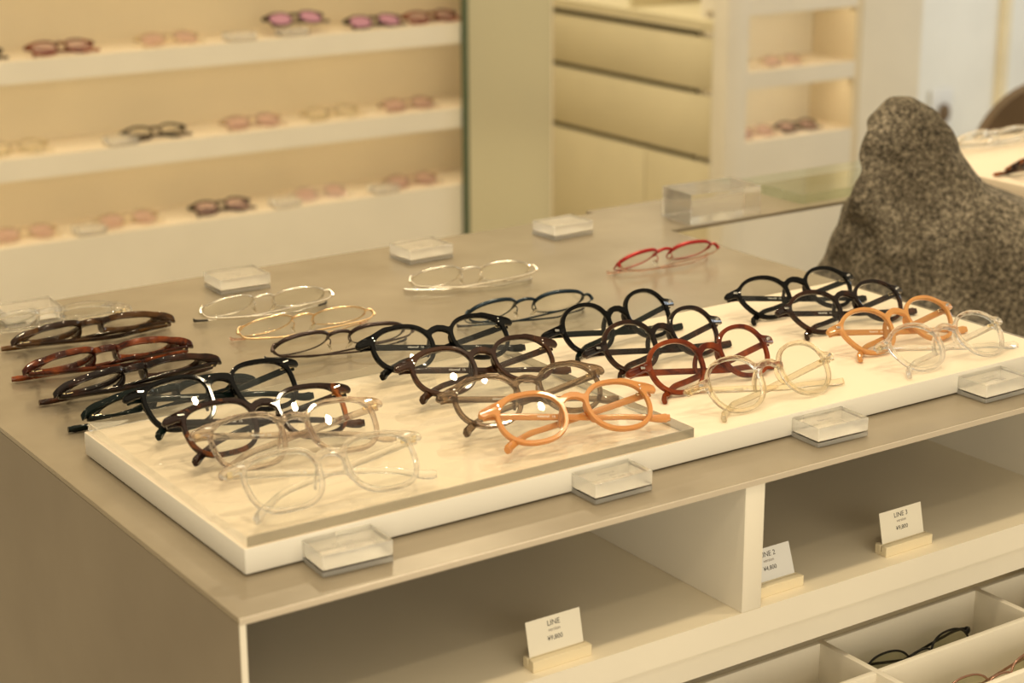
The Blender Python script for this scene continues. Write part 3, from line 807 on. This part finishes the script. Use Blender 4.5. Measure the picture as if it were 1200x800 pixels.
# wall plate and chair in the far corner
wp = thing('wall_plate', 'white wall plate with a small brown knob on the pale far wall', 'wall plate', (4.31, 3.455, -.585))
box_obj('plate', -.05, .05, -.012, 0, -.07, .07, M['white_card'], wp, .004)
bm = bmesh.new(); bmesh.ops.create_uvsphere(bm, u_segments=16, v_segments=10, radius=.028)
bmesh.ops.transform(bm, matrix=Matrix.Translation((0, -.025, -.01)) @ Matrix.Diagonal((.8, .6, 1.2, 1)), verts=bm.verts); from_bm('knob', bm, M['chair_brown'], wp)
ch = thing('chair', 'brown round-backed chair beyond the second counter', 'chair', (2.475, 1.44, -.85), (0, 0, R(146)))
bm = bmesh.new(); nseg = 24; rows = []
for i in range(nseg + 1):
    a = PI * i / nseg
    rows.append((math.cos(a) * .17, math.sin(a)))
bm_pts = [(x, .60 + .185 * s) for x, s in rows] + [(-.15, .42), (.15, .42)]
fr_ = [bm.verts.new((x, -.02 - .0 + .25 * x * x, z)) for x, z in bm_pts]; bk_ = [bm.verts.new((x, .03 + .25 * x * x, z)) for x, z in bm_pts]
bm.faces.new(fr_); bm.faces.new(bk_[::-1])
for i in range(len(fr_)): bm.faces.new((fr_[i], fr_[(i + 1) % len(fr_)], bk_[(i + 1) % len(fr_)], bk_[i]))
bmesh.ops.triangulate(bm, faces=bm.faces[:2])
from_bm('backrest', bm, M['chair_brown'], ch, 40)
box_obj('seat', -.21, .21, -.40, .02, .40, .45, M['chair_brown'], ch, .015, 3)
for x in (-.18, .18):
    for y in (-.37, -.02): box_obj('leg', x - .015, x + .015, y - .015, y + .015, 0, .40, M['chair_brown'], ch)

# glasses on the wall shelves (out of focus): one made, then copied
GS = 'glasses on the wall shelves'
base = acetate('S0', 'B', M['tort_dark'], M['tort_dark'], (1.405, YW + .03, -.02), 0, R(30), 'dark round glasses with pink reflections on the top shelf, propped on a clear block', GS, lens='lens_pink_refl_deep', full=False)
b0 = Vector(base.location); r0 = base.rotation_euler.copy()
FM = dict(dk=M['tort_dark'], rd=M['tort_red'], am=M['champagne'], rg=M['rose_grey'], cl=M['clear_acetate'])
def shelf_pair(x, z, k, lab, lens='lens_pink_refl', y=.03):
    m_ = FM[k]
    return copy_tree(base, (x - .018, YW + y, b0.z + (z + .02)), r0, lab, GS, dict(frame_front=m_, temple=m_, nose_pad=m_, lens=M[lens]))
for x, z, k, lab, ln in [
 (.712, -.02, 'dk', 'dark glasses at the cut-off start of the top shelf', 'lens'),
 (.900, -.02, 'rd', 'reddish brown glasses on the top shelf, second along', 'lens_pink_refl'),
 (1.131, -.02, 'am', 'pale honey glasses on the top shelf between two gaps', 'lens_pink_refl'),
 (1.618, -.02, 'dk', 'dark glasses with pink lens reflections on the top shelf near the mirror', 'lens_pink_refl_deep'),
 (1.765, -.02, 'rd', 'red glasses at the mirror end of the top shelf', 'lens_pink_refl'),
 (.790, -.21, 'am', 'pale honey glasses at the start of the middle shelf', 'lens'),
 (1.090, -.21, 'dk', 'dark brown glasses on the middle shelf', 'lens'),
 (1.312, -.21, 'rg', 'smoky grey glasses on the middle shelf', 'lens_pink_refl'),
 (1.505, -.21, 'am', 'honey brown glasses on the middle shelf beside the reddish pair', 'lens'),
 (1.700, -.21, 'rg', 'reddish see-through glasses at the mirror end of the middle shelf', 'lens_pink_refl'),
 (.795, -.385, 'am', 'pale pinkish glasses at the start of the bottom shelf', 'lens_pink_refl'),
 (1.017, -.385, 'am', 'pink-orange glasses on the bottom shelf before the dark pair', 'lens_pink_refl'),
 (1.230, -.385, 'dk', 'dark glasses in the middle of the bottom shelf', 'lens_pink_refl'),
 (1.470, -.385, 'cl', 'clear glasses with pink lens reflections on the bottom shelf after the dark pair', 'lens_pink_refl'),
 (1.705, -.385, 'rg', 'smoky mauve glasses at the mirror end of the bottom shelf', 'lens_pink_refl'),
 (2.733, -.382, 'rg', 'smoky glasses beside the post in the lower niche of the far bay', 'lens_pink_refl'),
 (2.882, -.382, 'dk', 'dark glasses in the middle of the lower niche of the far bay', 'lens_pink_refl'),
 (2.820, -.205, 'am', 'pale honey glasses in the upper niche of the far bay', 'lens_pink_refl')]:
    shelf_pair(x, z, k, lab, ln)
base.location.z += .020
pb = price_block(1.390, YW + .04, 0, 'clear block under the propped dark glasses on the top shelf', .06, .04, group='clear blocks on the wall shelves', lines=())
pb.location.z = H - .0199; 
for x, z, lab in [(1.262, -.02, 'clear block on the top shelf beside the propped dark glasses'), (.985, -.21, 'clear block on the middle shelf before the dark brown glasses'),
                  (.905, -.385, 'clear block on the bottom shelf between pinkish and orange glasses'), (1.352, -.385, 'clear block on the bottom shelf after the dark glasses'), (1.600, -.385, 'clear block on the bottom shelf before the smoky mauve glasses')]:
    copy_tree(pb, (x, YW + .03, H + z + .0001), (0, 0, 0), lab)

# ------------------------------------------------------------------ light
def area(name, loc, size, power, col, rot=(0, 0, 0), shape='DISK', sy=None, spread=PI):
    l = bpy.data.lights.new(name, 'AREA'); l.energy = power; l.color = col; l.shape = shape; l.size = size
    if sy: l.size_y = sy
    l.spread = spread
    o = bpy.data.objects.new(name, l); COL.objects.link(o); o.location = loc; o.rotation_euler = rot
    return o
WARM = (1, .80, .50)
for i, (x, y) in enumerate([(-.5, .5), (.45, .75), (1.3, .7), (.0, -.35), (.95, -.3), (.5, 1.7), (-.6, -1.3), (1.6, 1.6)]):
    area('ceiling_downlight', (x, y, H + 1.85), .08, 4.2, WARM, spread=R(130))
for z in (.17, -.02, -.21):
    area('shelf_strip_light', (.2, YW + .025, H + z - .047), 3.5, 1.12, (1, .84, .56), (R(28), 0, 0), 'RECTANGLE', .02)
    area('shelf_strip_light', (2.82, YW + .025, H + z - .047), .34, .16, (1, .82, .54), (R(28), 0, 0), 'RECTANGLE', .02)
area('alcove_fill', (1.95, 2.95, H + 2.35), .2, 66, (1, .86, .60), (0, R(-20), 0))  # added fill lamp to brighten the dark alcove and cabinet face
area('overhead_fill', (.4, -.6, H + 2.2), 2.4, 9, (1, .84, .58), shape='SQUARE')  # added soft fill from overhead, not a fitting of the shop
area('front_fill', (-.6, -3.4, H + .6), 3.0, 66, (1, .86, .62), (R(82), 0, R(-8)), 'RECTANGLE', 1.8)  # added soft fill from the front for fascia and compartments
area('window_daylight', (5.2, 1.6, H + .7), 1.4, 26, (.80, .90, 1.0), (R(90), 0, R(40)), shape='SQUARE')
w = bpy.data.worlds.new('shop_ambient'); S.world = w; w.use_nodes = True
bg = w.node_tree.nodes['Background']; bg.inputs[0].default_value = (1, .83, .56, 1); bg.inputs[1].default_value = .50

# ------------------------------------------------------------------ camera
cd = bpy.data.cameras.new('camera'); cam = bpy.data.objects.new('camera', cd); COL.objects.link(cam); S.camera = cam
cd.sensor_width = 36; cd.lens = 2171.003 * 36 / 1200
yaw, pit, rol = .5937162, .2929432, -.0035958
fwd = Vector((math.sin(yaw) * math.cos(pit), math.cos(yaw) * math.cos(pit), -math.sin(pit)))
rt = Vector((math.cos(yaw), -math.sin(yaw), 0)); up = rt.cross(fwd)
r2 = rt * math.cos(rol) + up * math.sin(rol); u2 = -rt * math.sin(rol) + up * math.cos(rol)
mw = Matrix((r2, u2, -fwd)).transposed().to_4x4(); mw.translation = (-.4446163, -.961386, .493356 + H)
cam.matrix_world = mw
cd.clip_start = .02; cd.clip_end = 60
cd.dof.use_dof = True; cd.dof.focus_distance = 1.50; cd.dof.aperture_fstop = 7.0
S.view_settings.view_transform = 'Standard'; S.view_settings.look = 'None'; S.view_settings.gamma = 1
S.view_settings.exposure = 0; S.view_settings.use_curve_mapping = False
cy = S.cycles
cy.use_denoising = True
try: cy.denoiser = 'OPENIMAGEDENOISE'
except Exception: pass
cy.max_bounces = 16; cy.transparent_max_bounces = 24; cy.transmission_bounces = 14; cy.glossy_bounces = 6; cy.diffuse_bounces = 4
cy.caustics_refractive = True; cy.caustics_reflective = False; cy.blur_glossy = .3
